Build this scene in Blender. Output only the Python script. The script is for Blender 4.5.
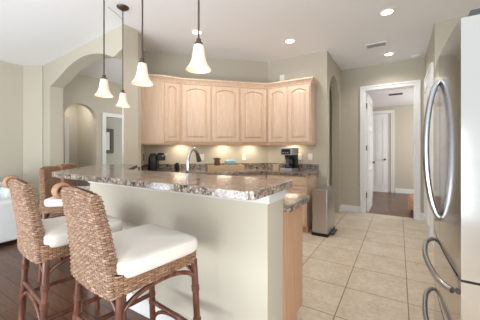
import bpy, bmesh, math, random
from mathutils import Vector, Matrix
from mathutils.geometry import tessellate_polygon
random.seed(7)
C = bpy.context.scene
COL = C.collection
for o in list(bpy.data.objects): bpy.data.objects.remove(o)
PI = math.pi; S2 = math.sqrt(.5)
# ------------------------------------------------------------------ camera / world / lights
H = 1.26; F = 258.0; YAW = math.radians(31.6)
cd = bpy.data.cameras.new('camera'); cam = bpy.data.objects.new('camera', cd); COL.objects.link(cam)
cam.location = (0, 0, H); cam.rotation_euler = (PI/2, 0, YAW)
cd.sensor_width = 36; cd.sensor_fit = 'HORIZONTAL'; cd.lens = 36*F/480; cd.shift_y = -10/480; cd.clip_start = .02
C.camera = cam
C.view_settings.view_transform = 'Standard'; C.view_settings.look = 'None'
C.view_settings.gamma = 1; C.view_settings.use_curve_mapping = False
C.view_settings.exposure = 0.85
w = bpy.data.worlds.new('World'); C.world = w; w.use_nodes = True
bg = w.node_tree.nodes['Background']; bg.inputs[0].default_value = (.88, .95, 1, 1); bg.inputs[1].default_value = .8
def area(name, loc, target, sx, sy, power, color=(1, 1, 1)):
    l = bpy.data.lights.new(name, 'AREA'); l.shape = 'RECTANGLE'; l.size = sx; l.size_y = sy; l.energy = power; l.color = color
    o = bpy.data.objects.new(name, l); COL.objects.link(o); o.location = loc
    o.rotation_euler = (Vector(target)-Vector(loc)).to_track_quat('-Z', 'Y').to_euler(); return o
area('fill_rear_uplight', (-2.0, -3.4, .9), (-2.0, 1.5, 2.9), 6, 1.6, 38, (.84, .94, 1))  # unseen light added behind the camera, tilted up to lift the ceiling
area('fill_ceiling_uplight', (-2.6, -1.9, .2), (-2.2, .9, 2.9), 4.5, 1.2, 105, (.93, .97, 1))  # added low emitter facing up, stands in for bounce onto the ceiling
area('fill_right', (2.6, .0, .9), (-1.0, 4, 2.9), 1.6, 1.4, 60, (.98, .98, 1))  # unseen area light right of the camera, aimed up at the ceiling
area('fill_hall', (-4.6, 4.6, 2.7), (-4.8, 3.6, .5), 1.0, .6, 9, (1, .96, .92))  # unseen fill light below the hall ceiling, pointing down
area('fill_niche', (-6.5, 3.05, 2.55), (-6.6, 3.0, 0), .4, .3, 4, (1, .96, .92))  # fill light added inside the niche to brighten its walls
area('fill_bedroom', (1.6, 7.4, 1.7), (-.6, 7.6, 1.2), 1.4, 1.6, 28, (1, .98, .96))  # unseen fill light inside the far room

# ------------------------------------------------------------------ materials
def lin(c):
    return tuple(((v/255)/12.92 if v/255 <= .04045 else ((v/255+.055)/1.055)**2.4) for v in c) + (1,)
def mat(name, color, rough=.5, metal=0, spec=.5, emit=None, estr=0, coat=0, trans=0, ior=1.45):
    m = bpy.data.materials.new(name); m.use_nodes = True; b = m.node_tree.nodes['Principled BSDF']
    b.inputs['Base Color'].default_value = lin(color); b.inputs['Roughness'].default_value = rough
    b.inputs['Metallic'].default_value = metal; b.inputs['Specular IOR Level'].default_value = spec
    b.inputs['Coat Weight'].default_value = coat; b.inputs['Coat Roughness'].default_value = .08
    b.inputs['Transmission Weight'].default_value = trans; b.inputs['IOR'].default_value = ior
    if emit: b.inputs['Emission Color'].default_value = lin(emit); b.inputs['Emission Strength'].default_value = estr
    return m
class NT:
    def __init__(s, m): s.t = m.node_tree; s.n = s.t.nodes; s.l = s.t.links; s.b = s.n['Principled BSDF']
    def new(s, t, **kw):
        nd = s.n.new(t)
        for k, v in kw.items():
            if k.startswith('i_'): nd.inputs[k[2:].replace('_', ' ')].default_value = v
            else: setattr(nd, k, v)
        return nd
    def link(s, a, b): s.l.new(a, b)
    def coords(s, kind='Object', scale=(1, 1, 1), loc=(0, 0, 0), rot=(0, 0, 0)):
        c = s.new('ShaderNodeTexCoord'); mp = s.new('ShaderNodeMapping'); mp.inputs['Scale'].default_value = scale
        mp.inputs['Location'].default_value = loc; mp.inputs['Rotation'].default_value = rot
        s.link(c.outputs[kind], mp.inputs[0]); return mp.outputs[0]
    def ramp(s, fac, stops, interp='LINEAR'):
        r = s.new('ShaderNodeValToRGB'); r.color_ramp.interpolation = interp; e = r.color_ramp.elements
        while len(e) < len(stops): e.new(.5)
        for q, (p, c) in zip(e, stops): q.position = p; q.color = lin(c)
        s.link(fac, r.inputs[0]); return r.outputs[0]
    def noise(s, v, scale, detail=4, rough=.5):
        n = s.new('ShaderNodeTexNoise', i_Scale=scale, i_Detail=detail, i_Roughness=rough); s.link(v, n.inputs['Vector']); return n.outputs[0]
    def mix(s, f, a, b, blend='MIX'):
        m = s.new('ShaderNodeMix', data_type='RGBA', blend_type=blend)
        for sock, v in ((m.inputs[0], f), (m.inputs[6], a), (m.inputs[7], b)):
            if isinstance(v, (int, float)): sock.default_value = v
            elif isinstance(v, tuple): sock.default_value = lin(v)
            else: s.link(v, sock)
        return m.outputs[2]
    def bump(s, h, strength=.2, dist=.01):
        b = s.new('ShaderNodeBump', i_Strength=strength, i_Distance=dist); s.link(h, b.inputs['Height']); s.link(b.outputs[0], s.b.inputs['Normal'])
    def col(s, c): s.link(c, s.b.inputs['Base Color'])
def paint(name, c, bump=.15, rough=.6):
    m = mat(name, c, rough, spec=.3); t = NT(m); v = t.coords(); n = t.noise(v, 60, 3)
    t.bump(n, bump, .002); return m
WALL = paint('wall_paint', (199, 192, 176))
BARWALL = WALL
CEIL = paint('ceiling_texture', (246, 246, 248), .35, .8)
WHITE = mat('white_trim', (240, 240, 240), .35)
def make_maple():
    m = mat('maple', (222, 186, 152), .38); t = NT(m)
    v = t.coords(scale=(14, 14, 1.2)); n = t.noise(v, 3.0, 5, .6)
    v2 = t.coords(scale=(60, 60, 3)); n2 = t.noise(v2, 4, 2)
    a = t.ramp(n, [(.3, (212, 180, 152)), (.5, (221, 192, 167)), (.7, (228, 203, 180))])
    t.col(t.mix(.14, a, t.ramp(n2, [(.4, (190, 148, 116)), (.6, (238, 212, 188))]))); t.bump(n2, .05, .002); return m
MAPLE = make_maple()
MAPLE_SHADED = mat('maple_shaded', (205, 152, 115), .4)  # same maple, with shade and warm bounce put into the colour
t = NT(MAPLE_SHADED); n = t.noise(t.coords(scale=(14, 14, 1)), 3, 5); t.col(t.ramp(n, [(.3, (204, 156, 122)), (.7, (218, 176, 143))]))
def make_granite():
    m = mat('granite', (150, 125, 105), .2, spec=.5, coat=.3); t = NT(m); v = t.coords()
    warp = t.noise(v, 7, 3)
    base = t.ramp(t.noise(v, 14, 6, .65), [(.30, (66, 60, 60)), (.42, (124, 108, 98)), (.52, (168, 146, 126)), (.62, (202, 190, 176)), (.74, (112, 90, 78))])
    vo = t.new('ShaderNodeTexVoronoi', i_Scale=95.0); t.link(v, vo.inputs['Vector'])
    spk = t.ramp(vo.outputs['Color'], [(.0, (50, 50, 56)), (.35, (120, 108, 104)), (.6, (182, 172, 164)), (.82, (226, 222, 218))], 'CONSTANT')
    c1 = t.mix(.52, base, spk)
    dark = t.ramp(t.noise(v, 22, 5, .7), [(.41, (255, 255, 255)), (.46, (0, 0, 0))])
    sep = t.new('ShaderNodeRGBToBW'); t.link(dark, sep.inputs[0])
    t.col(t.mix(1.0, t.mix(sep.outputs[0], c1, (62, 56, 58)), (240, 238, 234), 'MULTIPLY')); return m
GRANITE = make_granite()
def make_tile():
    m = mat('floor_tile', (205, 186, 160), .32, spec=.4); t = NT(m)
    s = 1/.48
    v = t.coords('Object', (s, s, s), (.415*s, -2.526*s, 0))
    br = t.new('ShaderNodeTexBrick', offset=0.0, i_Scale=1.0); br.inputs['Mortar Size'].default_value = .009
    br.inputs['Mortar Smooth'].default_value = .3; br.inputs['Brick Width'].default_value = 1; br.inputs['Row Height'].default_value = 1
    br.inputs['Color1'].default_value = (0, 0, 0, 1); br.inputs['Color2'].default_value = (1, 1, 1, 1); t.link(v, br.inputs['Vector'])
    o = t.coords(); n = t.noise(o, 5, 8, .65); n2 = t.noise(o, 26, 6, .7)
    a = t.ramp(n, [(.3, (200, 182, 158)), (.5, (216, 202, 181)), (.7, (228, 217, 200))])
    b2 = t.mix(.35, a, t.ramp(n2, [(.35, (184, 162, 136)), (.65, (234, 226, 213))]))
    c = t.mix(.06, b2, br.outputs['Color'], 'OVERLAY')
    t.col(t.mix(br.outputs['Fac'], c, (128, 110, 92))); 
    inv = t.new('ShaderNodeMath', operation='SUBTRACT'); inv.inputs[0].default_value = 1; t.link(br.outputs['Fac'], inv.inputs[1])
    t.bump(inv.outputs[0], .4, .003); return m
TILE = make_tile()
def make_wood():
    m = mat('dark_wood_floor', (80, 50, 38), .28, spec=.5); t = NT(m)
    v = t.coords('Object', (1, 1, 1))
    br = t.new('ShaderNodeTexBrick', offset=.37, i_Scale=1.0); br.inputs['Mortar Size'].default_value = .003
    br.inputs['Brick Width'].default_value = 1.1; br.inputs['Row Height'].default_value = .12
    br.inputs['Color1'].default_value = (0, 0, 0, 1); br.inputs['Color2'].default_value = (1, 1, 1, 1); t.link(v, br.inputs['Vector'])
    n = t.noise(t.coords('Object', (3, 28, 3)), 3, 6, .6)
    a = t.ramp(n, [(.3, (66, 42, 34)), (.5, (96, 64, 50)), (.7, (124, 88, 70))])
    c = t.mix(.35, a, t.mix(br.outputs['Color'], (62, 40, 32), (126, 88, 68)))
    t.col(t.mix(br.outputs['Fac'], c, (34, 22, 18))); t.bump(n, .1, .002); return m
WOOD = make_wood()
def make_weave(name, tint):
    m = mat(name, (150, 112, 84), .6, spec=.3); t = NT(m); uv = t.coords('UV')
    br = t.new('ShaderNodeTexBrick', offset=.5, i_Scale=1.0); br.inputs['Mortar Size'].default_value = .1; br.inputs['Mortar Smooth'].default_value = .8
    br.inputs['Brick Width'].default_value = 2; br.inputs['Row Height'].default_value = 1
    br.inputs['Color1'].default_value = (0, 0, 0, 1); br.inputs['Color2'].default_value = (1, 1, 1, 1); t.link(uv, br.inputs['Vector'])
    bw = t.new('ShaderNodeRGBToBW'); t.link(br.outputs['Color'], bw.inputs[0])
    a = t.ramp(bw.outputs[0], tint)
    n = t.noise(t.coords('UV', (.7, 2.2, 1)), .8, 6, .75)
    c = t.mix(.72, a, t.ramp(n, [(.34, (66, 43, 32)), (.5, (144, 110, 86)), (.66, (206, 182, 160))]))
    t.col(t.mix(br.outputs['Fac'], c, (58, 38, 28))); return m
WEAVE = make_weave('seagrass_weave', [(0, (92, 66, 50)), (.35, (136, 104, 82)), (.7, (160, 130, 110)), (1, (200, 180, 162))])
WEAVE2 = make_weave('seagrass_weave_brown', [(0, (96, 58, 36)), (.4, (136, 90, 58)), (1, (180, 136, 98))])
def make_pole():
    m = mat('rattan_pole', (112, 70, 52), .3, spec=.5, coat=.2); t = NT(m); n = t.noise(t.coords(scale=(20, 20, 4)), 2, 5)
    t.col(t.ramp(n, [(.3, (72, 38, 28)), (.55, (104, 62, 46)), (.75, (138, 94, 74))])); return m
POLE = make_pole()
BIND = mat('rattan_binding', (104, 66, 48), .5)
WRAP = mat('wrapped_reed', (170, 128, 98), .6)
CUSH = paint('cream_cushion', (226, 221, 212), .3, .9)
SOFA = paint('white_sofa_fabric', (226, 228, 228), .3, .9)
TEAL = mat('teal_fabric', (40, 160, 170), .9)
def make_steel(name, c, r):
    m = mat(name, c, r, 1); t = NT(m); n = t.noise(t.coords(scale=(2, 2, 140)), 3, 3)
    rr = t.new('ShaderNodeMapRange'); rr.inputs[3].default_value = r-.05; rr.inputs[4].default_value = r+.07; t.link(n, rr.inputs[0]); t.link(rr.outputs[0], t.b.inputs['Roughness']); return m
STEEL = make_steel('stainless_steel', (200, 195, 190), .12)
STEEL_CAN = make_steel('brushed_steel', (190, 190, 190), .3)
HANDLE = mat('handle_steel', (184, 187, 192), .2, 1)
GREY_SIDE = mat('grey_cabinet_side', (128, 136, 146), .4, .1)
APPL = mat('appliance_steel', (176, 178, 182), .35, .3)
CHROME = mat('chrome', (205, 208, 212), .12, 1)
BLACK = mat('black_plastic', (26, 25, 26), .3)
DKGREY = mat('dark_grey_plastic', (70, 72, 76), .4)
BRONZE = mat('bronze', (92, 80, 74), .35, .7)
SHADE = mat('alabaster_glass', (236, 220, 200), .35, emit=(255, 226, 196), estr=.12)
BULB = mat('lit_bulb', (255, 240, 220), .4, emit=(255, 238, 214), estr=2.5)
LAMP = mat('lit_downlight', (255, 250, 240), .4, emit=(255, 246, 232), estr=4)
GLASS = mat('clear_glass', (240, 245, 245), .02, trans=1)
PLATE = mat('white_plate', (244, 240, 232), .35)
BLUEBOWL = mat('blue_ceramic', (150, 182, 186), .3)
BROWNJAR = mat('brown_jar', (98, 74, 50), .35)
TRAYW = mat('tray_wood', (206, 172, 136), .5)
PAPER = mat('beige_carton', (206, 180, 150), .7)
PEACH = mat('peach_fabric', (214, 164, 130), .9)
PICT = mat('picture_mat', (150, 140, 130), .5)
FRAMEW = mat('weathered_frame', (112, 96, 84), .6)
MIRROR = mat('mirror', (220, 225, 228), .05, 1)
COPPER = mat('warm_undercabinet_lens', (255, 230, 190), .4, emit=(255, 220, 170), estr=2)
# ------------------------------------------------------------------ mesh helpers
def obj(name, bm, m, parent=None, smooth=None, bevel=0, bseg=2):
    me = bpy.data.meshes.new(name); bmesh.ops.recalc_face_normals(bm, faces=bm.faces[:])
    bm.to_mesh(me); bm.free(); me.materials.append(m)
    o = bpy.data.objects.new(name, me); COL.objects.link(o)
    if smooth is not None:
        for p in me.polygons: p.use_smooth = True
        if smooth < 180:
            md = o.modifiers.new('split', 'EDGE_SPLIT'); md.split_angle = math.radians(smooth)
    if bevel:
        md = o.modifiers.new('bevel', 'BEVEL'); md.width = bevel; md.segments = bseg; md.limit_method = 'ANGLE'; md.angle_limit = math.radians(40)
    if parent: o.parent = parent
    return o
def tag(o, label, cat, group=None):
    o['label'] = label; o['category'] = cat
    if group: o['group'] = group
    return o
def struct(o): o['kind'] = 'structure'; return o
def thing(name, label, cat, loc=(0, 0, 0), rz=0, group=None):
    o = bpy.data.objects.new(name, None); COL.objects.link(o); o.empty_display_size = .1
    o.location = loc; o.rotation_euler = (0, 0, rz); return tag(o, label, cat, group)
def copy_tree(o, parent=None):
    c = o.copy(); COL.objects.link(c)
    if parent: c.parent = parent
    for ch in [x for x in bpy.data.objects if x.parent == o]: copy_tree(ch, c)
    return c
def box(bm, x0, x1, y0, y1, z0, z1, M=None):
    v = [bm.verts.new(p) for p in ((x0,y0,z0),(x1,y0,z0),(x1,y1,z0),(x0,y1,z0),(x0,y0,z1),(x1,y0,z1),(x1,y1,z1),(x0,y1,z1))]
    for f in ((0,3,2,1),(4,5,6,7),(0,1,5,4),(1,2,6,5),(2,3,7,6),(3,0,4,7)): bm.faces.new([v[i] for i in f])
    if M: bmesh.ops.transform(bm, matrix=M, verts=v)
    return bm
def bx(*a, **k): return box(bmesh.new(), *a, **k)
def prism(pts, d0, d1, fn=None, bm=None):
    """polygon pts (a,b) extruded along the third axis from d0 to d1; fn maps (a,b,d) to xyz"""
    bm = bm or bmesh.new(); fn = fn or (lambda a, b, d: (a, b, d))
    A = [bm.verts.new(fn(a, b, d0)) for a, b in pts]; B = [bm.verts.new(fn(a, b, d1)) for a, b in pts]
    n = len(pts)
    for tri in tessellate_polygon([[Vector((a, b, 0)) for a, b in pts]]) if n > 4 else [tuple(range(n))]:
        if len(set(tri)) < 3: continue
        bm.faces.new([A[i] for i in tri]); bm.faces.new([B[i] for i in tri][::-1])
    for i in range(n): bm.faces.new((A[i], B[i], B[(i+1) % n], A[(i+1) % n]))
    return bm
def tube(pts, r, bm=None, seg=10, cap=True):
    bm = bm or bmesh.new(); P = [Vector(p) for p in pts]; n = len(P); rings = []
    rr = r if isinstance(r, (list, tuple)) else [r]*n
    T = [(P[min(i+1, n-1)]-P[max(i-1, 0)]).normalized() for i in range(n)]
    up = Vector((0, 0, 1)) if abs(T[0].z) < .9 else Vector((1, 0, 0)); N = T[0].cross(up).normalized()
    for i in range(n):
        N = (N - T[i]*N.dot(T[i])).normalized(); B = T[i].cross(N)
        rings.append([bm.verts.new(P[i]+(N*math.cos(2*PI*k/seg)+B*math.sin(2*PI*k/seg))*rr[i]) for k in range(seg)])
    for a, b in zip(rings, rings[1:]):
        for k in range(seg): bm.faces.new((a[k], a[(k+1) % seg], b[(k+1) % seg], b[k]))
    if cap: bm.faces.new(rings[0][::-1]); bm.faces.new(rings[-1])
    return bm
def lathe(prof, seg=24, bm=None, c=(0, 0, 0)):
    bm = bm or bmesh.new(); rings = []
    for r, z in prof:
        rings.append([bm.verts.new((c[0]+max(r, 1e-4)*math.cos(2*PI*k/seg), c[1]+max(r, 1e-4)*math.sin(2*PI*k/seg), c[2]+z)) for k in range(seg)])
    for a, b in zip(rings, rings[1:]):
        for k in range(seg): bm.faces.new((a[k], a[(k+1) % seg], b[(k+1) % seg], b[k]))
    return bm
def spl(pts, n=8):
    out = []; P = [Vector(p) for p in pts]
    for i in range(len(P)-1):
        p0, p1, p2, p3 = P[max(i-1, 0)], P[i], P[i+1], P[min(i+2, len(P)-1)]
        for k in range(n):
            t = k/n; out.append(.5*((2*p1)+(p2-p0)*t+(2*p0-5*p1+4*p2-p3)*t*t+(3*p1-p0-3*p2+p3)*t**3))
    out.append(P[-1]); return out
def frame(o, xd):
    """local frame on a vertical face: o = (x,y) origin, xd = unit direction along the face; returns fn(a, z, out) with out along the face's right-hand normal"""
    nx, ny = xd[1], -xd[0]
    return lambda a, z, d: (o[0]+xd[0]*a+nx*d, o[1]+xd[1]*a+ny*d, z)
# ------------------------------------------------------------------ setting
CZ = 2.92
KY = 4.43; WX = -1.02; FY = 5.68
A = (-2.10, KY); B = (-3.665, 2.865); E = (-3.14, 2.34)
struct(obj('floor', prism([(-.6, -3.2), (3, -3.2), (3, FY+.06), (-1.02, FY+.06), (-4.2, 4.6), (-4.2, 2.2), (-2.6, 1.42), (-.6, 1.42)], -.06, 0), TILE))
struct(obj('floor', prism([(-7.4, -3.2), (-.6, -3.2), (-.6, 1.42), (-2.6, 1.42), (-4.2, 2.2), (-4.2, 4.6), (-7.4, 5.2)], -.06, 0), WOOD))
struct(obj('floor', bx(-1.6, 2.4, FY+.06, 9.0, -.06, 0), WOOD))
struct(obj('ceiling', bx(-8.0, 3, -1.2, FY+.12, CZ, CZ+.1), CEIL))
struct(obj('ceiling', bx(-1.6, 2.4, FY+.12, 9.0, 2.56, 2.62), CEIL))
# far wall with the doorway
dl, dr, dh = -.575, .25, 2.44
struct(obj('wall_far', prism([(-1.02, 0), (dl, 0), (dl, dh), (dr, dh), (dr, 0), (.5, 0), (.5, CZ), (-1.02, CZ)], FY, FY+.12, lambda a, z, d: (a, d, z)), WALL))
def casing(name, a0, a1, h, fn, wd=.085, th=.02):
    bm = bmesh.new()
    prism([(a0-wd, 0), (a0, 0), (a0, h), (a1, h), (a1, 0), (a1+wd, 0), (a1+wd, h+wd), (a0-wd, h+wd)], 0, th, fn, bm)
    prism([(a0-wd, 0), (a0-wd+.03, 0), (a0-wd+.03, h+wd-.03), (a1+wd-.03, h+wd-.03), (a1+wd-.03, 0), (a1+wd, 0), (a1+wd, h+wd), (a0-wd, h+wd)], th, th+.012, fn, bm)
    return struct(obj(name, bm, WHITE))
casing('trim_1', dl, dr, dh, lambda a, z, d: (a, FY-d, z))
bm = bx(dl, dl+.015, FY, FY+.12, 0, dh); box(bm, dr-.015, dr, FY, FY+.12, 0, dh); box(bm, dl, dr, FY, FY+.12, dh-.015, dh)
struct(obj('trim_2', bm, WHITE))
def panel_door(name, w, h, fn, handle_a=None, cols=2, rows=((.08, .36), (.40, .70), (.74, .94))):
    bm = bmesh.new(); prism([(0, 0), (w, 0), (w, h), (0, h)], 0, .035, fn, bm)
    pw = (w-.1*(cols+1))/cols
    for i in range(cols):
        a = .1+i*(pw+.1)
        for r0, r1 in rows:
            z0, z1 = r0*h, r1*h
            for (x0, x1, y0, y1) in ((a, a+pw, z0, z0+.02), (a, a+pw, z1-.02, z1), (a, a+.02, z0+.02, z1-.02), (a+pw-.02, a+pw, z0+.02, z1-.02)):
                prism([(x0, y0), (x1, y0), (x1, y1), (x0, y1)], .035, .05, fn, bm)
            prism([(a+.05, z0+.05), (a+pw-.05, z0+.05), (a+pw-.05, z1-.05), (a+.05, z1-.05)], .035, .047, fn, bm)
    d = struct(obj(name, bm, WHITE))
    if handle_a is not None:
        b2 = tube([fn(handle_a, .98, .035), fn(handle_a, .98, .06)], .012); tube([fn(handle_a, .98, .06), fn(handle_a, .98, .068), fn(handle_a, .98, .09), fn(handle_a, .98, .096)], [.016, .028, .028, .012], b2)
        obj('door_handle', b2, BRONZE, d, 40)
    return d
# leaf standing open inside the far room, hinged on the left jamb
leaf = panel_door('door_1', .86, 2.4, frame((dl+.02, FY+.13), (0, 1)), .79)
hb = bmesh.new()
for z in (.3, 1.25, 2.1): box(hb, dl+.013, dl+.03, FY+.06, FY+.128, z, z+.1)
obj('hinge', hb, BRONZE, leaf)
# far room
struct(obj('wall_bedroom', bx(-1.6, 2.4, 8.88, 9.0, 0, 2.56), WALL))
struct(obj('wall_bedroom_left', bx(-1.7, -1.6, FY+.12, 9.0, 0, 2.56), WALL))
struct(obj('wall_bedroom_right', bx(2.4, 2.5, FY+.12, 9.0, 0, 2.56), WALL))
casing('trim_3', -1.02, -.2, 2.36, lambda a, z, d: (a, 8.88-d, z))
panel_door('door_2', .74, 2.34, frame((-1.02, 8.87), (1, 0)), .67)
struct(obj('baseboard_bedroom', bx(-.1, 2.4, 8.86, 8.88, 0, .13), WHITE, bevel=.005))
# right side pantry wall block
struct(obj('wall_pantry', prism([(.40, 4.18), (2.6, 4.06), (2.6, 4.3), (.52, 4.3), (.52, FY+.02), (.40, FY+.02)], 0, CZ), WALL))
casing('trim_4', 4.42, 5.24, 2.36, lambda a, z, d: (.40-d, a, z))
panel_door('door_3', .80, 2.34, frame((.40, 5.23), (0, -1)), .74)
struct(obj('baseboard_pantry', bx(.385, .40, 4.18, 4.33, 0, .13), WHITE)); struct(obj('baseboard_pantry', bx(.385, .40, 5.33, 5.67, 0, .13), WHITE))
struct(obj('wall_right', bx(.98, 1.1, .6, 4.15, 0, CZ), WALL))
# wall with the slim arch (faces +X)
def arch(a0, a1, zs, rise, n=16):
    c = (a0+a1)/2; r = (a1-a0)/2
    return [(c-r*math.cos(PI*k/n), zs+rise*math.sin(PI*k/n)) for k in range(n+1)]
struct(obj('wall_passage', prism([(KY-.0, 0), (4.60, 0)] + arch(4.60, 5.46, 2.22, .42) + [(5.46, 0), (FY, 0), (FY, CZ), (KY, CZ)], -.14, 0, lambda a, z, d: (WX+d, a, z)), WALL))
struct(obj('wall_passage_inner', bx(-2.3, -2.2, KY+.1, FY+.1, 0, CZ), WALL)); struct(obj('wall_passage_end', bx(-2.2, WX-.14, FY, FY+.1, 0, CZ), WALL))
struct(obj('trim_5', bx(WX-.13, WX-.10, 4.60, 4.625, 0, 1.62), mat('dark_stop', (60, 52, 46), .5)))
struct(obj('baseboard_passage', bx(WX, WX+.015, 5.46, FY, 0, .13), WHITE, bevel=.004)); struct(obj('baseboard_passage', bx(WX, WX+.015, KY, 4.60, 0, .13), WHITE, bevel=.004))
struct(obj('baseboard_far', bx(WX, dl-.085, FY-.015, FY, 0, .13), WHITE, bevel=.004)); struct(obj('baseboard_far', bx(dr+.085, .40, FY-.015, FY, 0, .13), WHITE, bevel=.004))
# kitchen walls
struct(obj('wall_kitchen', prism([(A[0]-.05, KY), (WX-.14, KY), (WX-.14, KY+.14), (A[0]-.05, KY+.14)], 0, CZ), WALL))
struct(obj('wall_diagonal', prism([A, B, (B[0]-.1, B[1]+.1), (A[0]-.1, A[1]+.1)], 0, CZ), WALL))
struct(obj('wall_return', prism([B, E, (E[0]-.09, E[1]-.09), (B[0]-.19, B[1]+.01)], 0, CZ), WALL))
# hall wall with the wide arch, ending in a slim pier by the bar
py0, py1 = 2.09, 2.31
pts = [(-6.32, 0), (-5.586, 0)] + [(v.x, v.y) for v in spl([(-5.586, 2.46, 0), (-5.28, 2.535, 0), (-4.717, 2.69, 0), (-4.209, 2.736, 0), (-3.705, 2.665, 0), (-3.347, 2.54, 0)], 5)]
pts += [(-3.27, 2.555), (-3.19, 2.585), (-3.12, 2.6), (-3.12, 0), (-3.085, 0), (-3.085, CZ), (-6.32, CZ)]
struct(obj('wall_arch', prism(pts, py0, py1, lambda a, z, d: (a, d+.0685*(-3.085-a), z)), WALL))
struct(obj('wall_pier', prism([(-3.088, py0+.004), (-3.082, 2.12), (-3.19, 2.27), (E[0]-.09, E[1]-.09), E, (-3.2, 2.45), (-3.35, 2.31), (-3.115, 2.30), (-3.115, py0+.004)], 0, CZ), WALL))
struct(obj('wall_chamfer', prism([(-5.93, 2.27), (-6.3, 2.09), (-6.34, 2.2), (-6.34, 2.5), (-6.0, 2.45)], 0, CZ), WALL))
struct(obj('wall_left', bx(-6.42, -6.3, -3.2, 2.5, 0, CZ), WALL))
# hall
HX = -5.95
def hall(a, z, d): return (HX+d, a, z)
struct(obj('wall_hall', prism([(2.5, 0), (2.66, 0)] + arch(2.66, 3.34, 1.95, .33) + [(3.34, 0), (3.56, 0), (3.56, 2.06), (4.26, 2.06), (4.26, 0), (5.2, 0), (5.2, CZ), (2.5, CZ)], -.14, 0, hall), WALL))
struct(obj('wall_hall_end', bx(-6.1, -4.0, 5.0, 5.1, 0, CZ), WALL))
struct(obj('wall_niche', prism([(-7.1, 2.9), (-6.09, 2.6), (-6.2, 2.5), (-7.3, 2.8), (-7.3, 3.8), (-6.09, 3.6), (-6.09, 3.5), (-7.1, 3.5)], 0, 2.6), WALL))
struct(obj('ceiling', bx(-7.3, -6.09, 2.55, 5.2, 2.6, 2.66), CEIL))
casing('trim_6', 3.56, 4.26, 2.06, hall)
struct(obj('trim_7', bx(-6.5, -6.45, 2.91, 2.99, 0, 2.05), WHITE))
struct(obj('wall_office', bx(-7.6, -7.5, 3.5, 5.2, 0, 2.6), WALL))
leaf = panel_door('door_4', .68, 2.04, frame((-6.10, 3.58), (-1, 0)), None)
hb = bmesh.new()
for z in (.3, 1.05, 1.75): box(hb, -6.1, -6.02, 3.558, 3.585, z, z+.1)
obj('hinge', hb, BRONZE, leaf)
# picture in the room beyond the hall
p = thing('framed_mirror', 'weathered wood framed mirror on wall seen through the hall doorway', 'mirror', (-7.5, 4.42, 1.18))
bm = bmesh.new()
for a in ((-.30, .30, -.02, .08), (-.30, .30, .62, .72), (-.30, -.2, .08, .62), (.2, .30, .08, .62)): box(bm, 0, .04, a[0], a[1], a[2], a[3])
obj('frame', bm, FRAMEW, p); obj('mirror_glass', bx(.002, .015, -.2, .2, .08, .62), MIRROR, p)
# ------------------------------------------------------------------ bar
BT = 1.075
outer = [(-2.42, 1.30), (-.62, 1.30), (-.62, 1.525), (-2.30, 1.525), (-2.83, 2.06), (-3.085, 2.085), (-3.12, 2.02)]
struct(obj('wall_bar', prism(outer, 0, BT-.04), BARWALL))
tr = [(-2.43, 1.282), (-.602, 1.282), (-.602, 1.525), (-.62, 1.525), (-.62, 1.30), (-2.42, 1.30), (-3.12, 2.02), (-3.135, 2.007)]
struct(obj('trim_8', prism(tr, .962, BT-.04), mat('pale_grey_trim', (216, 217, 212), .5), bevel=.004))
bb = [(-2.428, 1.285), (-.605, 1.285), (-.605, 1.525), (-.62, 1.525), (-.62, 1.30), (-2.42, 1.30), (-3.12, 2.02), (-3.132, 2.01)]
struct(obj('baseboard_bar', prism(bb, 0, .13), WHITE, bevel=.004))
def roundpoly(pts, r, n=5):
    out = []; m = len(pts)
    for i, (x, y) in enumerate(pts):
        p = Vector((x, y)); a = (Vector(pts[i-1])-p); b = (Vector(pts[(i+1) % m])-p)
        ri = r[i] if isinstance(r, list) else r
        if ri == 0: out.append((x, y)); continue
        a0 = p+a.normalized()*ri; b0 = p+b.normalized()*ri
        for k in range(n+1):
            t = k/n; q = a0*(1-t)**2+p*2*t*(1-t)+b0*t*t; out.append((q.x, q.y))
    return out
top = roundpoly([(-2.49, 1.01), (-.545, 1.0), (-.545, 1.54), (-2.22, 1.54), (-2.79, 2.08), (-3.08, 2.088), (-3.24, 1.80)], [.05, .05, .06, 0, 0, 0, .03])
tag(obj('bar_countertop', prism(top, BT-.04, BT), GRANITE, bevel=.007, bseg=3), 'raised speckled brown granite bar top over the grey half wall', 'countertop')
# sink run below the bar, kitchen side
p = thing('sink_base_cabinet', 'maple base cabinet run behind the raised bar, plain end panel showing', 'cabinet', (-1.4, 1.53, 0))
obj('body', prism([(1.53, .1), (1.91, .1), (1.91, .87), (1.53, .87)], -2.15, -.62, lambda a, z, d: (d+1.4, a-1.53, z)), MAPLE_SHADED, p)
obj('toe_kick', bx(-.74, .76, 0.002, .31, 0, .1), MAPLE_SHADED, p)
for i in range(3): obj('door', bx(-.73+i*.5, -.25+i*.5, .38, .40, .14, .84), MAPLE, p, bevel=.006)
tag(obj('sink_countertop', prism(roundpoly([(-2.2, 1.53), (-.575, 1.53), (-.575, 1.98), (-2.2, 1.98)], [0, 0, .05, 0]), .87, .912), GRANITE, bevel=.007, bseg=3), 'lower granite countertop behind the bar, rounded corner at its end', 'countertop')
# faucet
fx, fy = -1.55, 1.66
p = thing('kitchen_faucet', 'chrome gooseneck kitchen faucet rising behind the bar top', 'faucet', (fx, fy, .912))
obj('spout_neck', tube(spl([(0, 0, 0), (0, 0, .2), (0, .008, .28), (0, .045, .345), (0, .09, .35), (0, .12, .32)], 6), [.014]*31), CHROME, p, 60)
obj('spray_head', tube([(0, .118, .325), (0, .132, .295), (0, .146, .255), (0, .15, .243)], [.014, .017, .022, .02]), DKGREY, p, 60)
obj('base_collar', lathe([(.001, 0), (.03, 0), (.03, .012), (.022, .02), (.001, .02)]), CHROME, p, 40)
obj('lever', tube([(.012, -.012, .09), (.03, -.06, .13)], [.008, .006]), CHROME, p, 60)
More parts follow.
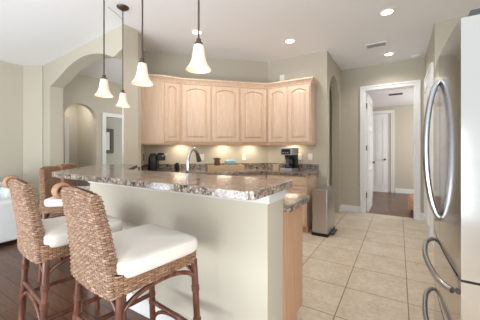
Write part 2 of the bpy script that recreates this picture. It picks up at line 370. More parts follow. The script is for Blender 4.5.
# ------------------------------------------------------------------ kitchen cabinets
def arch_loop(x0, x1, z0, z1, rise, n=12):
    """closed loop: straight bottom and sides, cathedral arch on top"""
    L = [(x0, z0), (x1, z0), (x1, z1-rise)]
    w = x1-x0
    for k in range(1, n):
        u = k/n; L.append((x1-w*u, z1-rise+rise*math.sin(PI*u)**.8))
    L.append((x0, z1-rise)); return L
def ring(bm, Lo, Li, do, di, fn):
    a = [bm.verts.new(fn(p[0], p[1], do)) for p in Lo]; b = [bm.verts.new(fn(p[0], p[1], di)) for p in Li]; n = len(a)
    for i in range(n): bm.faces.new((a[i], a[(i+1) % n], b[(i+1) % n], b[i]))
    return a, b
def cathedral_door(name, a0, a1, z0, z1, fn, parent, arched=True, m=None):
    bm = bmesh.new(); n = 12; fr = .058; rise = .05 if arched else 0.0001
    if a1-a0 < .3: fr = .05
    def rect(x0, x1, y0, y1):
        L = [(x0, y0), (x1, y0), (x1, y1)]
        for k in range(1, n): L.append((x1-(x1-x0)*k/n, y1))
        L.append((x0, y1)); return L
    R0 = rect(a0, a1, z0, z1); R1 = rect(a0+.006, a1-.006, z0+.006, z1-.006)
    I1 = arch_loop(a0+fr, a1-fr, z0+fr, z1-fr+.012, rise); I2 = arch_loop(a0+fr+.003, a1-fr-.003, z0+fr+.003, z1-fr+.009, rise)
    I3 = arch_loop(a0+fr+.012, a1-fr-.012, z0+fr+.012, z1-fr, rise); I4 = arch_loop(a0+fr+.04, a1-fr-.04, z0+fr+.04, z1-fr-.028, rise)
    T = .02
    ring(bm, R0, R0, 0, T-.005, fn); ring(bm, R0, R1, T-.005, T, fn); ring(bm, R1, I1, T, T, fn); ring(bm, I1, I2, T, T-.015, fn)
    ring(bm, I2, I3, T-.015, T-.015, fn); a, b = ring(bm, I3, I4, T-.015, T-.001, fn); bm.faces.new(b)
    bk = [bm.verts.new(fn(x, z, 0)) for x, z in R0]; bm.faces.new(bk)
    bmesh.ops.remove_doubles(bm, verts=bm.verts[:], dist=1e-5)
    return obj(name, bm, m or MAPLE, parent)
UZ0, UZ1 = 1.372, 2.335
def upper(name, label, plan, doors, group='wall cabinets round the kitchen corner'):
    """plan: polygon in xy; doors: list of (origin, dir, a0, a1)"""
    p = thing(name, label, 'cabinet', (plan[0][0], plan[0][1], UZ0), 0, group)
    off = Vector((plan[0][0], plan[0][1], UZ0))
    def sh(o):
        o.data.transform(Matrix.Translation(-off)); return o
    sh(obj('body', prism(plan, UZ0, UZ1), MAPLE, p))
    for o, d, a0, a1 in doors: sh(cathedral_door('door', a0, a1, UZ0+.02, UZ1-.022, frame(o, d), p))
    return p
D = .32
# diagonal corner unit at the left end
Pb = (B[0]+.42*S2, B[1]-.42*S2); Pf = (Pb[0]+D*S2, Pb[1]+D*S2)
Qb = (B[0]+.61*S2, B[1]+.61*S2); Qf = (Qb[0]+D*S2, Qb[1]-D*S2)
e = .002
d = Vector((Qf[0]-Pf[0], Qf[1]-Pf[1])); L = d.length; d = d/L
up1 = upper('wall_cabinet', 'maple corner wall cabinet with narrow angled door and plain side panel', [(B[0]+.004, B[1]), Pb, Pf, Qf, Qb], [(Pf, (d.x, d.y), .03, L-.03)])
# diagonal wall: double and single
R = (A[0]+.3, KY-D); Rf = (-1.9675+.0, KY-D)
dl2 = math.hypot(Rf[0]-Qf[0], Rf[1]-Qf[1]); q = dl2/3
def dg(s, back=0): return (Qf[0]+S2*s-back*S2, Qf[1]+S2*s+back*S2)
upper('wall_cabinet', 'maple double wall cabinet above the faucet with two arched doors', [dg(e), dg(2*q-e), dg(2*q-e, D-e), dg(e, D-e)], [(Qf, (S2, S2), .02, q-.012), (Qf, (S2, S2), q+.012, 2*q-.02)])
upper('wall_cabinet', 'maple single arched door wall cabinet above the wooden tray, beside inner corner', [dg(2*q), dg(3*q-.005), (A[0]+.0, KY-.004), dg(2*q, D-e)], [(Qf, (S2, S2), 2*q+.02, 3*q-.02)])
XR = -1.20; hw = (XR-Rf[0])/2
upper('wall_cabinet', 'maple wall cabinet with two arched doors above the coffee maker, right end', [Rf, (XR, KY-D), (XR, KY-e), (A[0]+.01, KY-e)], [((Rf[0], KY-D), (1, 0), .03, hw-.012), ((Rf[0], KY-D), (1, 0), hw+.012, 2*hw-.012)])
# crown moulding swept round the tops
def sweep(path, prof, closed=False):
    bm = bmesh.new(); n = len(path); rows = []
    for i, p in enumerate(path):
        p = Vector(p); d0 = (p-Vector(path[i-1])).normalized() if i else None; d1 = (Vector(path[i+1])-p).normalized() if i < n-1 else None
        d0 = d0 or d1; d1 = d1 or d0
        n0 = Vector((d0.y, -d0.x)); n1 = Vector((d1.y, -d1.x)); m = (n0+n1).normalized(); k = 1/max(.3, m.dot(n0))
        rows.append([bm.verts.new((p.x+m.x*o*k, p.y+m.y*o*k, z)) for o, z in prof])
    for a, b in zip(rows, rows[1:]):
        for j in range(len(prof)): bm.faces.new((a[j], a[(j+1) % len(prof)], b[(j+1) % len(prof)], b[j]))
    bm.faces.new(rows[0]); bm.faces.new(rows[-1][::-1]); return bm
cpath = [Pb, Pf, Qf, Rf, (XR, KY-D), (XR, KY-.004)]
tag(obj('crown_moulding', sweep(cpath, [(-.02, UZ1), (.012, UZ1), (.014, UZ1+.012), (.032, UZ1+.045), (.05, UZ1+.065), (.05, UZ1+.085), (-.02, UZ1+.085)]), MAPLE), 'stepped maple crown moulding along the tops of the wall cabinets', 'moulding')
tag(obj('light_rail', sweep([Pb, Pf, Qf, Rf, (XR, KY-D), (XR, KY-.004)], [(-.03, UZ0), (.004, UZ0), (.004, UZ0-.028), (-.012, UZ0-.028)]), MAPLE_SHADED), 'thin maple rail along the bottoms of the wall cabinets', 'moulding')
def puck(x, y, label):
    o = tag(obj('undercabinet_light', lathe([(.001, -.018), (.03, -.018), (.034, -.012), (.034, 0), (.001, 0)]), COPPER), label, 'light', 'puck lights under the wall cabinets')
    o.location = (x, y, UZ0); 
    l = bpy.data.lights.new('puck_lamp', 'AREA'); l.shape = 'DISK'; l.size = .26; l.energy = 1.0; l.color = (1, .87, .68)
    lo = bpy.data.objects.new('puck_lamp', l); COL.objects.link(lo); lo.location = (0, 0, -.022); lo.parent = o
puck(*dg(.0, .16), 'small lit puck lamp under the corner wall cabinet, leftmost')
puck(*dg(1.5*q, .16), 'small lit puck lamp under the double cabinet above the faucet')
puck(*dg(2.5*q, .16), 'small lit puck lamp under the single door cabinet above the tray')
puck(-1.6, KY-.16, 'small lit puck lamp under the wall cabinet above coffee maker')
# base cabinets
BD = .60
def dgw(s, off): return (B[0]+S2*s+S2*off, B[1]+S2*s-S2*off)
CF = KY-BD
cxr = -1.18
xcor = CF-(6.53-BD*math.sqrt(2))
corner = (xcor, CF)
rB = (B[0]+BD*2*S2, B[1])        # inner corner of return and diagonal fronts
rE = (E[0]+.02+BD*S2, E[1]-.02+BD*S2)
Ei = (E[0]+.0, E[1]+.0)
foot = [(cxr, KY-.004), (cxr, CF), corner, rB, rE, Ei, (B[0]+.004, B[1]), (A[0], KY-.004)]
p = thing('base_cabinet', 'maple base cabinet with drawer and door beside the steel trash can', 'cabinet', (cxr-.45, CF, 0))
off = Vector((cxr-.45, CF, 0))
def sh(o): o.data.transform(Matrix.Translation(-off)); return o
sh(obj('body', bx(xcor+.01, cxr, CF, KY-.004, .1, .872), MAPLE, p)); sh(obj('toe_kick', bx(xcor+.01, cxr, CF+.07, KY-.004, 0, .1), MAPLE_SHADED, p))
bw = (cxr-xcor-.02)/2
for i in range(2):
    x0 = xcor+.03+i*bw
    sh(obj('drawer', bx(x0, x0+bw-.03, CF-.02, CF, .72, .855), MAPLE, p, bevel=.006))
    sh(cathedral_door('door', x0, x0+bw-.03, .13, .70, frame((0, CF), (1, 0)), p, False))
p = thing('base_cabinet', 'maple base cabinet run along the diagonal kitchen wall under the tray', 'cabinet', (rB[0], rB[1], 0)); off = Vector((rB[0], rB[1], 0))
sh(obj('body', prism([corner, (A[0], KY-.01), (B[0]+.02, B[1]), rB], .1, .872), MAPLE, p)); sh(obj('toe_kick', prism([(corner[0]-.05, corner[1]+.05), (A[0], KY-.01), (B[0]+.02, B[1]), (rB[0]-.05, rB[1]+.05)], 0, .1), MAPLE_SHADED, p))
dlen = math.hypot(corner[0]-rB[0], corner[1]-rB[1]); 
for i in range(2):
    fn = frame(rB, (S2, S2)); a0 = .03+i*dlen/2; a1 = a0+dlen/2-.06
    sh(obj('drawer', prism([(a0, .72), (a1, .72), (a1, .855), (a0, .855)], 0, .02, fn), MAPLE, p, bevel=.006)); sh(cathedral_door('door', a0, a1, .13, .70, fn, p, False))
p = thing('base_cabinet', 'maple base cabinet under the black coffee machine by the pier', 'cabinet', (rE[0], rE[1], 0)); off = Vector((rE[0], rE[1], 0))
sh(obj('body', prism([(rB[0]-.01, rB[1]-.01), (B[0]+.01, B[1]-.02), Ei, rE], .0, .872), MAPLE, p))
cpoly = roundpoly([(cxr+.03, KY-.002), (cxr+.03, CF-.035), (xcor+.02, CF-.035), (rB[0]+.035*1.41, rB[1]), (rE[0]+.03, rE[1]+.02), (E[0]+.015, E[1]-.005), (B[0]+.003, B[1]), (A[0], KY-.002)], [0, .03, 0, 0, 0, 0, 0, 0])
tag(obj('kitchen_countertop', prism(cpoly, .872, .914), GRANITE, bevel=.01, bseg=3), 'brown granite countertop along the kitchen walls under the wall cabinets', 'countertop')
bsp = [(cxr+.02, KY-.002), (A[0], KY-.002), (B[0]+.003, B[1]), (E[0]+.02, E[1]-.012)]
tag(obj('granite_backsplash', sweep(bsp, [(-.001, .914), (-.022, .914), (-.022, 1.018), (-.001, 1.018)]), GRANITE), 'low speckled granite backsplash strip along the kitchen walls', 'backsplash')
# ------------------------------------------------------------------ outlets on kitchen walls
def outlet(label, o, dr, a, z, m=PLATE, name='wall_outlet', cat='outlet', w=.075, h=.115, marks=True):
    fn = frame(o, dr); p0 = fn(a, z, 0); rz = math.atan2(dr[1], dr[0])
    p = thing(name, label, cat, p0, rz, 'wall plates over the counter')
    obj('cover_plate', prism([(-w/2, -h/2), (w/2, -h/2), (w/2, h/2), (-w/2, h/2)], .0, .006, lambda a, z, d: (a, -d, z)), m, p, bevel=.002)
    for k in (-1, 1): obj('socket', prism([(-.016, k*.026-.014), (.016, k*.026-.014), (.016, k*.026+.014), (-.016, k*.026+.014)], .006, .009, lambda a, z, d: (a, -d, z)), BLACK if m is BLACK else WHITE, p)
    return p
outlet('white wall outlet to the right of the faucet', B, (S2, S2), .97, 1.13)
outlet('white wall outlet above the right end of wooden tray', B, (S2, S2), 1.74, 1.13)
outlet('white wall plate just right of the coffee maker', A, (1, 0), .62, 1.14)
outlet('white wall plate nearest the trash can corner', A, (1, 0), .80, 1.14)
outlet('dark double outlet on the short wall beside the black coffee machine', (B[0]-.0, B[1]), (-S2, S2), -.07, 1.14, BLACK, w=.10)
outlet('small white blank plate high above the right wall cabinet', A, (1, 0), .28, 2.58, w=.09)
# ------------------------------------------------------------------ things on the counters
CT = .914
def face(v): return math.atan2(-v[1], -v[0])
p = thing('coffee_maker', 'black and steel drip coffee maker with glass carafe on the counter', 'coffee maker', (-1.585, 4.17, CT), -.12)
p.scale = (1.08, 1.08, 1.08)
obj('base', bx(-.10, .10, -.12, .12, 0, .035), APPL, p, bevel=.008)
obj('water_tank', bx(-.10, .10, .03, .12, .035, .30), BLACK, p, bevel=.01)
obj('brew_head', bx(-.105, .105, -.11, .125, .24, .36), APPL, p, bevel=.014)
obj('control_panel', bx(-.075, .075, -.116, -.108, .255, .335), BLACK, p)
b2 = bmesh.new()
for k in range(3): box(b2, -.055+k*.04, -.03+k*.04, -.120, -.115, .275, .285)
obj('button', b2, CHROME, p)
obj('carafe', lathe([(.001, .037), (.06, .037), (.07, .07), (.072, .11), (.05, .165), (.052, .18), (.046, .18), (.045, .165), (.066, .11), (.064, .07), (.056, .043), (.001, .043)], c=(0, -.035, 0)), GLASS, p, 40)
obj('carafe_lid', lathe([(.001, .18), (.054, .18), (.05, .2), (.001, .205)], c=(0, -.035, 0)), BLACK, p, 40)
obj('carafe_handle', tube(spl([(.045, -.055, .175), (.09, -.09, .17), (.1, -.10, .11), (.065, -.065, .07)], 5), .009), BLACK, p, 60)
obj('coffee', lathe([(.001, .044), (.055, .044), (.063, .07), (.064, .095), (.001, .095)], c=(0, -.035, 0)), mat('coffee', (30, 16, 10), .2), p, 40)
obj('hot_plate', lathe([(.001, .035), (.066, .035), (.066, .0375), (.001, .0375)], c=(0, -.035, 0)), CHROME, p)
o = tag(obj('cardboard_carton', bx(-.05, .05, -.04, .04, 0, .10), PAPER, bevel=.003), 'small beige carton left of the drip coffee maker', 'carton'); o.location = (-1.80, 4.10, CT); o.rotation_euler = (0, 0, .4)
# pod machine
pc = (-3.27, 2.80)
p = thing('coffee_machine', 'rounded black pod coffee machine in the left counter corner', 'coffee machine', (pc[0], pc[1], CT), math.radians(135))
def superbox(w, d, z0, z1, r, nz=6, taper=1, bm=None, cx=0, cy=0):
    bm = bm or bmesh.new(); rows = []
    for i in range(nz+1):
        u = i/nz; z = z0+(z1-z0)*u; k = 1
        if u > .55: k = math.sqrt(max(.02, 1-((u-.55)/.45)**2*.75))
        ring_ = []
        for j in range(24):
            a = 2*PI*j/24; c, s = math.cos(a), math.sin(a); pw = .45
            ring_.append(bm.verts.new((cx+w/2*k*math.copysign(abs(c)**pw, c), cy+d/2*k*math.copysign(abs(s)**pw, s), z)))
        rows.append(ring_)
    for a, b in zip(rows, rows[1:]):
        for j in range(24): bm.faces.new((a[j], a[(j+1) % 24], b[(j+1) % 24], b[j]))
    bm.faces.new(rows[0][::-1]); bm.faces.new(rows[-1]); return bm
obj('housing', superbox(.17, .14, 0, .295, .05, 8, cy=.06), BLACK, p, 50)
obj('brew_head', superbox(.16, .14, .18, .30, .05, 6, cy=-.06), BLACK, p, 50)
obj('drip_tray', bx(-.07, .07, -.13, 0, 0, .03), DKGREY, p, bevel=.006)
obj('handle', tube(spl([(-.075, -.08, .25), (-.06, -.135, .265), (0, -.15, .27), (.06, -.135, .265), (.075, -.08, .25)], 5), .008), CHROME, p, 60)
obj('water_tank', bx(.085, .13, -.02, .12, .02, .24), DKGREY, p, bevel=.01)
o = tag(obj('glass_tumbler', lathe([(.001, 0), (.032, 0), (.04, .12), (.037, .12), (.029, .006), (.001, .006)]), GLASS, smooth=40), 'clear glass tumbler beside the black pod coffee machine', 'glass'); o.location = (-3.02, 2.90, CT)
o = tag(obj('sugar_jar', lathe([(.001, 0), (.03, 0), (.032, .12), (.025, .14), (.001, .14)]), BLACK, smooth=40), 'small dark jar standing behind the clear glass tumbler', 'jar'); o.location = (-3.06, 3.03, CT)
# wooden tray with jar and bowl
tc = dgw(1.36, .22)
p = thing('wooden_tray', 'shallow pale wooden tray on the diagonal counter', 'tray', (tc[0], tc[1], CT), PI/4)
obj('tray_base', bx(-.30, .30, -.12, .12, 0, .012), TRAYW, p)
for x0, x1, y0, y1 in ((-.30, .30, -.12, -.105), (-.30, .30, .105, .12), (-.30, -.285, -.105, .105), (.285, .30, -.105, .105)): obj('side_rail', bx(x0, x1, y0, y1, .012, .085), TRAYW, p, bevel=.002)
def on_tray(a, b): return (tc[0]+S2*a-S2*b, tc[1]+S2*a+S2*b)
x, y = on_tray(-.15, .0)
p = thing('lidded_jar', 'small brown lidded jar standing in the wooden tray', 'jar', (x, y, CT+.012))
obj('jar_body', lathe([(.001, 0), (.04, 0), (.052, .04), (.05, .14), (.04, .17), (.001, .17)]), BROWNJAR, p, 40); obj('lid', lathe([(.001, .17), (.062, .172), (.064, .195), (.02, .205), (.001, .207)]), BROWNJAR, p, 40)
x, y = on_tray(.08, .0)
p = thing('ceramic_butter_dish', 'pale blue ceramic dish with lid in the wooden tray', 'dish', (x, y, CT+.012), PI/4)
obj('dish', superbox(.2, .12, 0, .10, .04, 3), BLUEBOWL, p, 50); obj('lid', superbox(.19, .115, .098, .168, .04, 6), BLUEBOWL, p, 50); obj('knob', lathe([(.001, .164), (.012, .166), (.014, .18), (.001, .185)]), BLUEBOWL, p, 40)
# ------------------------------------------------------------------ trash can
p = thing('trash_can', 'slim stainless steel pedal trash can beside the base cabinet', 'trash can', (-.985, 4.06, 0))
hx, hy = .115, .235
obj('base', prism(roundpoly([(-hx-.008, -hy-.01), (hx+.008, -hy-.01), (hx+.008, hy+.01), (-hx-.008, hy+.01)], .02), 0, .045), BLACK, p)
obj('body', prism(roundpoly([(-hx, -hy), (hx, -hy), (hx, hy), (-hx, hy)], .025), .045, .61), STEEL_CAN, p, 40)
obj('lid', prism(roundpoly([(-hx-.006, -hy-.006), (hx+.006, -hy-.006), (hx+.006, hy+.006), (-hx-.006, hy+.006)], .028), .61, .685), STEEL_CAN, p, 40, bevel=.01)
obj('pedal', bx(hx+.008, hx+.06, -.12, .16, .012, .03), DKGREY, p, bevel=.006)
# ------------------------------------------------------------------ refrigerator
FX0, FXb, FY0, FY1 = .211, .95, 1.335, 2.245
yc = (FY0+FY1)/2; hwid = (FY1-FY0)/2
def fx_(y, b=.018): return FX0-b*(1-((y-yc)/hwid)**2)
def contour(y0, y1, z0, z1, th=.065):
    n = 14; fr = [(fx_(y0+(y1-y0)*k/n), y0+(y1-y0)*k/n) for k in range(n+1)]
    return prism(fr+[(FX0+th, y1), (FX0+th, y0)], z0, z1)
p = thing('refrigerator', 'stainless french door refrigerator with bowed fronts at right edge', 'refrigerator', (.58, yc, 0))
off = Vector((.58, yc, 0))
sh(obj('cabinet_body', bx(FX0+.075, FXb, FY0+.005, FY1-.005, .03, 1.76), GREY_SIDE, p, bevel=.004))
sh(obj('kick_plate', bx(FX0+.09, FXb-.02, FY0+.02, FY1-.02, 0, .03), BLACK, p))
for y0, y1 in ((FY0, yc-.003), (yc+.003, FY1)):
    d_ = sh(obj('door', contour(y0, y1, .745, 1.785), STEEL, p, 30, bevel=.006, bseg=3))
    hy_ = yc-.028 if y0 == FY0 else yc+.028; x0 = fx_(hy_)
    zz = [(.895, .006), (.92, .022), (1.0, .042), (1.13, .058), (1.27, .063), (1.41, .058), (1.53, .042), (1.61, .022), (1.635, .006)]
    h_ = sh(obj('handle', tube(spl([(x0-o_, hy_, z) for z, o_ in zz], 5), .0135, seg=12), HANDLE, p, 60))
for z0, z1 in ((.41, .735), (.06, .40)):
    sh(obj('freezer_drawer', contour(FY0, FY1, z0, z1), STEEL, p, 30, bevel=.006, bseg=3))
    zh = z1-.075; yy = [(FY0+.08, .01), (FY0+.12, .032), (FY0+.22, .052), (yc, .064), (FY1-.22, .052), (FY1-.12, .032), (FY1-.08, .01)]
    sh(obj('drawer_handle', tube(spl([(fx_(y)-o_, y, zh) for y, o_ in yy], 5), .0135, seg=12), HANDLE, p, 60))
sh(obj('hinge_cover', bx(FX0+.03, FX0+.16, FY0+.012, FY0+.07, 1.785, 1.815), DKGREY, p, bevel=.005)); sh(obj('hinge_cover', bx(FX0+.03, FX0+.16, FY1-.07, FY1-.012, 1.785, 1.815), DKGREY, p, bevel=.005))
sh(obj('hinge_bracket', bx(FX0+.0, FX0+.09, FY0+.004, FY0+.06, .735, .745), BLACK, p))
# ------------------------------------------------------------------ pendants
def pendant(label, x, y, first=None):
    if first:
        r = copy_tree(first); r.location = (x, y, CZ); r['label'] = label; return r
    r = thing('pendant_light', label, 'pendant light', (x, y, CZ), 0, 'bell glass pendants over the bar')
    zb = 1.765-CZ; zt_ = zb+.155
    obj('canopy', lathe([(.001, -.045), (.012, -.045), (.04, -.028), (.065, -.01), (.068, 0), (.001, 0)]), BRONZE, r, 40)
    obj('stem', tube([(0, 0, -.04), (0, 0, zt_+.03)], .006), BRONZE, r, 60)
    obj('socket_cap', lathe([(.001, zt_+.04), (.014, zt_+.04), (.016, zt_+.02), (.026, zt_+.015), (.03, zt_-.002), (.001, zt_-.002)]), BRONZE, r, 40)
    pr = [(.030, .155), (.034, .135), (.038, .10), (.045, .065), (.056, .035), (.070, .015), (.079, .003), (.080, 0)]
    inn = [(q_-.004, z_) for q_, z_ in reversed(pr)]
    obj('glass_shade', lathe([(a_, zb+z_) for a_, z_ in pr+inn], 32), SHADE, r, 60)
    obj('bulb', lathe([(.001, zb+.02), (.016, zb+.024), (.026, zb+.045), (.022, zb+.07), (.013, zb+.09), (.013, zb+.15), (.001, zb+.15)]), BULB, r, 60)
    return r
pd = pendant('bell glass pendant nearest the camera, fourth from left over the bar', -1.075, 1.25)
pendant('bell glass pendant in front of the left wall cabinet, third from left', -1.67, 1.29, pd)
pendant('bell glass pendant hanging before the hall arch, leftmost of four', -2.35, 1.39, pd)
pe = pendant('smallest looking bell glass pendant with its ceiling canopy in view, hanging lowest beside the pier', -2.73, 1.84, pd)
obj('swag_cord', tube(spl([(0, 0, -.15), (-.03, -.02, -.11), (-.09, -.055, -.05), (-.15, -.09, -.002)], 5), .0022, seg=6), BRONZE, pe, 60)
# ------------------------------------------------------------------ ceiling fittings
def px_ceiling(px, py):
    t_ = F*(CZ-H)/(150-py); lat = (px-240)/F
    return (t_*(-math.sin(YAW)+math.cos(YAW)*lat), t_*(math.cos(YAW)+math.sin(YAW)*lat))
def downlight(px, py, label, lamp=20):
    x, y = px_ceiling(px, py)
    r = thing('recessed_light', label, 'ceiling light', (x, y, CZ), 0, 'round recessed ceiling lights')
    obj('trim_ring', lathe([(.062, -.002), (.066, -.008), (.088, -.006), (.092, 0), (.062, 0)], 32), WHITE, r, 40)
    obj('lens', lathe([(.001, -.003), (.064, -.003)], 32), LAMP, r)
    l = bpy.data.lights.new('downlight_lamp', 'SPOT'); l.energy = lamp; l.spot_size = 2.6; l.spot_blend = .8; l.color = (1, .95, .88); l.shadow_soft_size = .06
    lo = bpy.data.objects.new('downlight_lamp', l); COL.objects.link(lo); lo.parent = r; lo.location = (0, 0, -.02)
downlight(197, 32, 'round recessed ceiling light behind the nearest pendant stem')
downlight(290, 41, 'round recessed ceiling light before the right wall cabinet')
downlight(387, 12, 'round recessed ceiling light nearest the refrigerator')
downlight(389, 54, 'round recessed ceiling light near the far doorway')
x, y = px_ceiling(376, 45)
p = thing('air_vent', 'white louvred air vent in the kitchen ceiling', 'vent', (x, y, CZ))
bm = bmesh.new()
for a in ((-.15, .15, -.09, -.07), (-.15, .15, .07, .09), (-.15, -.13, -.07, .07), (.13, .15, -.07, .07)): box(bm, a[0], a[1], a[2], a[3], -.01, 0)
obj('frame', bm, WHITE, p); bm = bmesh.new()
for k in range(7): box(bm, -.13, .13, -.006, .006, -.001, .001, Matrix.Translation((0, -.06+.02*k, -.006)) @ Matrix.Rotation(.7, 4, 'X'))
obj('louvres', bm, mat('louvre_grey', (176, 178, 180), .5), p)
x, y = px_ceiling(416, 55.5)
tag(obj('smoke_detector', lathe([(.001, -.035), (.04, -.035), (.06, -.025), (.065, 0), (.001, 0)]), WHITE, smooth=40), 'round white smoke detector on ceiling by the far wall', 'smoke detector').location = (x, y+.0, CZ)
p = thing('air_vent', 'grey air vent in the bedroom ceiling beyond the doorway', 'vent', (-.06, 7.0, 2.56))
obj('frame', bx(-.14, .14, -.08, .08, -.012, 0), mat('vent_grey', (120, 112, 108), .5), p)
bm = bmesh.new()
for k in range(5): box(bm, -.12, .12, -.06+.026*k, -.048+.026*k, -.016, -.012)
obj('louvres', bm, DKGREY, p)
p = thing('fabric_ottoman', 'peach fabric ottoman just inside the far doorway', 'ottoman', (.43, 6.28, 0), .2)
obj('cushion', superbox(.5, .5, .08, .40, .1, 8), PEACH, p, 60)
for i in (-1, 1):
    for j in (-1, 1): obj('leg', lathe([(.001, 0), (.014, 0), (.02, .085), (.001, .085)], 10, c=(i*.17, j*.17, 0)), BROWNJAR, p, 60)
# ------------------------------------------------------------------ sofa
p = thing('sofa', 'low white upholstered sofa at the left edge of picture', 'sofa', (-5.3, 1.0, 0))
off = Vector((-5.3, 1.0, 0))
sh(obj('base', bx(-6.1, -4.47, .55, 1.58, .06, .40), SOFA, p, bevel=.03, bseg=3))
sh(obj('arm', bx(-4.70, -4.38, .50, 1.62, .05, .585), SOFA, p, bevel=.03, bseg=4))
sh(obj('arm', bx(-6.2, -6.0, .50, 1.62, .05, .585), SOFA, p, bevel=.03, bseg=4))
sh(obj('backrest', bx(-6.0, -4.71, 1.36, 1.62, .40, .72), SOFA, p, bevel=.05, bseg=4))
for i in range(2): sh(obj('seat_cushion', bx(-6.0+i*.65, -5.36+i*.65, .52, 1.36, .40, .54), SOFA, p, bevel=.04, bseg=4))
for x_ in (-6.1, -4.6):
    for y_ in (.6, 1.5): sh(obj('foot', bx(x_-.03, x_+.03, y_-.03, y_+.03, 0, .06), BROWNJAR, p))
o = tag(obj('throw_pillow', superbox(.42, .16, 0, .38, .1, 8), TEAL, smooth=60), 'teal throw pillow leaning on the white sofa back', 'pillow'); o.location = (-5.13, 1.27, .54); o.rotation_euler = (0, 0, .1)
# ------------------------------------------------------------------ bar stools
def weave(fn, nu, nv, amp, su=4, sv=4, loop=True, capv=True):
    """fn(u in strands, v in rows) -> point; over-under displaced grid, UV in strand units"""
    bm = bmesh.new(); NU, NV = nu*su, nv*sv; P = {}
    cols = NU if loop else NU+1
    for j in range(NV+1):
        for i in range(cols): P[i, j] = Vector(fn(i/su, j/sv))
    V = {}
    for j in range(NV+1):
        for i in range(cols):
            ia, ib = ((i+1) % cols, (i-1) % cols) if loop else (min(i+1, cols-1), max(i-1, 0))
            du = P[ia, j]-P[ib, j]; dv = P[i, min(j+1, NV)]-P[i, max(j-1, 0)]
            n = du.cross(dv); n = n.normalized() if n.length > 1e-9 else Vector((0, 0, 1))
            u, v = i/su, j/sv; row = int(min(v, nv-1e-6)); fr = v-row
            h = abs(math.sin(PI*fr))**.6*(.55+.45*math.cos(PI*u+PI*row))
            V[i, j] = bm.verts.new(P[i, j]+n*amp*h)
    uvl = bm.loops.layers.uv.new('UVMap')
    for j in range(NV):
        for i in range(NU):
            i2 = (i+1) % cols if loop else i+1
            f = bm.faces.new((V[i, j], V[i2, j], V[i2, j+1], V[i, j+1]))
            for lp, (a, b) in zip(f.loops, ((i, j), (i+1, j), (i+1, j+1), (i, j+1))): lp[uvl].uv = (a/su, b/sv)
    if capv and loop:
        bm.faces.new([V[i, 0] for i in range(cols)][::-1]); bm.faces.new([V[i, NV] for i in range(cols)])
    return bm
def loop_pts(pts, n):
    L = [Vector(p) for p in pts]; L.append(L[0]); ds = [0]
    for a, b in zip(L, L[1:]): ds.append(ds[-1]+(b-a).length)
    out = []; k = 0
    for i in range(n):
        s = ds[-1]*i/n
        while ds[k+1] < s: k += 1
        out.append(L[k].lerp(L[k+1], (s-ds[k])/max(1e-9, ds[k+1]-ds[k])))
    return out
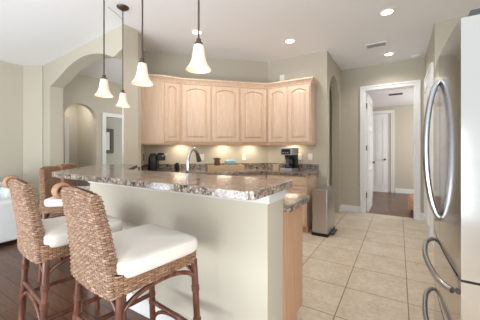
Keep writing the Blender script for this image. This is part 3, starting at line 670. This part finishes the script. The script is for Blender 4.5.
def make_stool(label, weavem):
    r = thing('bar_stool', label, 'bar stool', (0, 0, 0), 0, 'woven rattan bar stools round the bar')
    # backrest
    nu, nv = 46, 42
    def back(u, v):
        vv = v/nv; hw_ = .207-.042*vv
        ring_ = loop_cache.setdefault(round(vv, 5), None)
        if ring_ is None:
            th = .05; pts = []
            for k in range(25):
                s = -1+2*k/24; pts.append((s*hw_, -th/2+.014*s*s))
            for k in range(25):
                s = 1-2*k/24; pts.append((s*hw_, th/2+.014*s*s))
            ring_ = loop_pts(roundpoly(pts, [.012 if i in (0, 24, 25, 49) else 0 for i in range(50)], 3), nu*4); loop_cache[round(vv, 5)] = ring_
        q_ = ring_[int(round(u*4)) % (nu*4)]
        y = -.243-.062*max(0, vv-.2)**1.3; tk = math.sqrt(max(.03, 1-(max(0, vv-.93)/.07)**2))
        z = .642+.43*vv
        sx_ = q_.x
        top = vv**6
        z += top*.018*math.cos(sx_*PI/(2*hw_))
        return (sx_+.008-.045*vv, y+(q_.y-.014*(sx_/hw_)**2)*tk+.014*(sx_/hw_)**2, z)
    loop_cache = {}
    obj('backrest', weave(back, nu, nv, .006), weavem, r, 180)
    # top rod with wrapped ends
    ty = -.243-.062*.8**1.3+.012
    rod = obj('top_rod', tube([(-.27, ty, 1.055), (0, ty-.008, 1.055), (.125, ty, 1.05)], .015, seg=12), POLE, r, 60)
    wr = bmesh.new()
    for k in range(7):
        a = -.274+k*.0085; rr = .031+.006*math.sin(PI*k/6)
        tube([(a+.0012*math.sin(2*PI*j/16), ty+rr*math.cos(2*PI*j/16), 1.053+rr*math.sin(2*PI*j/16)) for j in range(17)], .006, wr, 6)
    obj('wrapped_end', wr, WRAP, rod, 60)
    # seat apron
    ap = loop_pts(roundpoly([(-.218, -.235), (.222, -.235), (.215, .225), (-.235, .225)], .03), 92*4)
    obj('seat_apron', weave(lambda u, v: (*ap[int(round(u*4)) % (92*4)], 0.645+.0099*v), 92, 9, .005), WEAVE2, r, 180)
    # cushion
    cb = bmesh.new(); rows = []; NZ = 10
    for i in range(NZ+1):
        th = PI*i/NZ; z = .745-.036*math.cos(th); e_ = .225+.022*math.sin(th)**.5
        if i in (0, NZ): e_ = .20
        rows.append([cb.verts.new((e_*(.97+.01*math.copysign(abs(math.sin(a))**.24, math.sin(a)))*math.copysign(abs(math.cos(a))**.24, math.cos(a)), e_*.93*math.copysign(abs(math.sin(a))**.24, math.sin(a))+.005, z+(.012*(1-(abs(math.cos(a))**4)) if i == NZ else 0))) for a in [2*PI*k/64 for k in range(64)]])
    for a, b in zip(rows, rows[1:]):
        for k in range(64): cb.faces.new((a[k], a[(k+1) % 64], b[(k+1) % 64], b[k]))
    cb.faces.new(rows[0][::-1]); c_ = cb.verts.new((0, .005, .793))
    for k in range(64): cb.faces.new((rows[-1][k], rows[-1][(k+1) % 64], c_))
    obj('seat_cushion', cb, CUSH, r, 180)
    # legs
    foot = {}
    def legpt(sx, sy, z):
        u = 1-z/.63; return Vector((sx*(.205+.018*u), sy*(.208+.03*u), z))
    for sx in (-1, 1):
        for sy in (-1, 1):
            lg = obj('leg', tube([legpt(sx, sy, z) for z in (.0, .15, .3, .45, .66)], .0185, seg=12), POLE, r, 60)
            for z in (.40 if sy < 0 else .27, .32, .50):
                bd = bmesh.new(); rows = []
                for k in range(9):
                    c0 = legpt(sx, sy, z-.016+.004*k); rr = .0195+.0028*(k % 2)
                    rows.append([bd.verts.new((c0.x+rr*math.cos(2*PI*j/12), c0.y+rr*math.sin(2*PI*j/12), c0.z)) for j in range(12)])
                for q0, q1 in zip(rows, rows[1:]):
                    for j in range(12): bd.faces.new((q0[j], q0[(j+1) % 12], q1[(j+1) % 12], q1[j]))
                bd.faces.new(rows[0]); bd.faces.new(rows[-1])
                obj('binding', bd, BIND, lg, 60)
    def bar(a, b, rad=.014): obj('stretcher', tube([a, (Vector(a)+Vector(b))/2, b], rad), POLE, r, 60)
    bar(legpt(-1, -1, .40), legpt(1, -1, .40)); bar(legpt(-1, 1, .27), legpt(1, 1, .27))
    for sx in (-1, 1): bar(legpt(sx, -1, .32), legpt(sx, 1, .32))
    def hoop(a, b, h):
        a, b = Vector(a), Vector(b); pts = []
        for k in range(17):
            u = k/16; q_ = a.lerp(b, .5-.5*math.cos(PI*u)); q_.z = a.z+(h)*math.sin(PI*u)**.8; pts.append(q_)
        obj('arched_brace', tube(pts, .0115), POLE, r, 60)
    for (s0, s1) in (((-1, -1), (1, -1)), ((-1, 1), (1, 1)), ((-1, -1), (-1, 1)), ((1, -1), (1, 1))): hoop(legpt(*s0, .52), legpt(*s1, .52), .115)
    hoop(legpt(-1, -1, .23), legpt(1, -1, .23), .15); hoop(legpt(-1, 1, .10), legpt(1, 1, .10), .15)
    return r
st = make_stool('woven rattan bar stool nearest the camera with cream cushion in full view', WEAVE)
st.location = (-1.186, .893, 0); st.rotation_euler = (0, 0, math.radians(-6))
s2 = copy_tree(st); s2.location = (-1.85, .89, 0); s2.rotation_euler = (0, 0, math.radians(-7)); s2['label'] = 'woven rattan bar stool second from the camera, at left picture edge by the sofa'
def brown(o):
    for ch in o.children_recursive:
        if ch.type == 'MESH' and ch.data.materials and ch.data.materials[0] == WEAVE:
            ch.material_slots[0].link = 'OBJECT'; ch.material_slots[0].material = WEAVE2
s3 = copy_tree(st); s3.location = (-2.92, 1.43, 0); s3.rotation_euler = (0, 0, math.radians(-45)); s3['label'] = 'browner woven bar stool turned to the left end of the bar, third from camera'
s4 = copy_tree(st); s4.location = (-3.32, 1.78, 0); s4.rotation_euler = (0, 0, math.radians(-45)); s4['label'] = 'farthest woven bar stool, mostly hidden behind the left end of granite bar'
bpy.context.view_layer.update()
brown(s3); brown(s4)
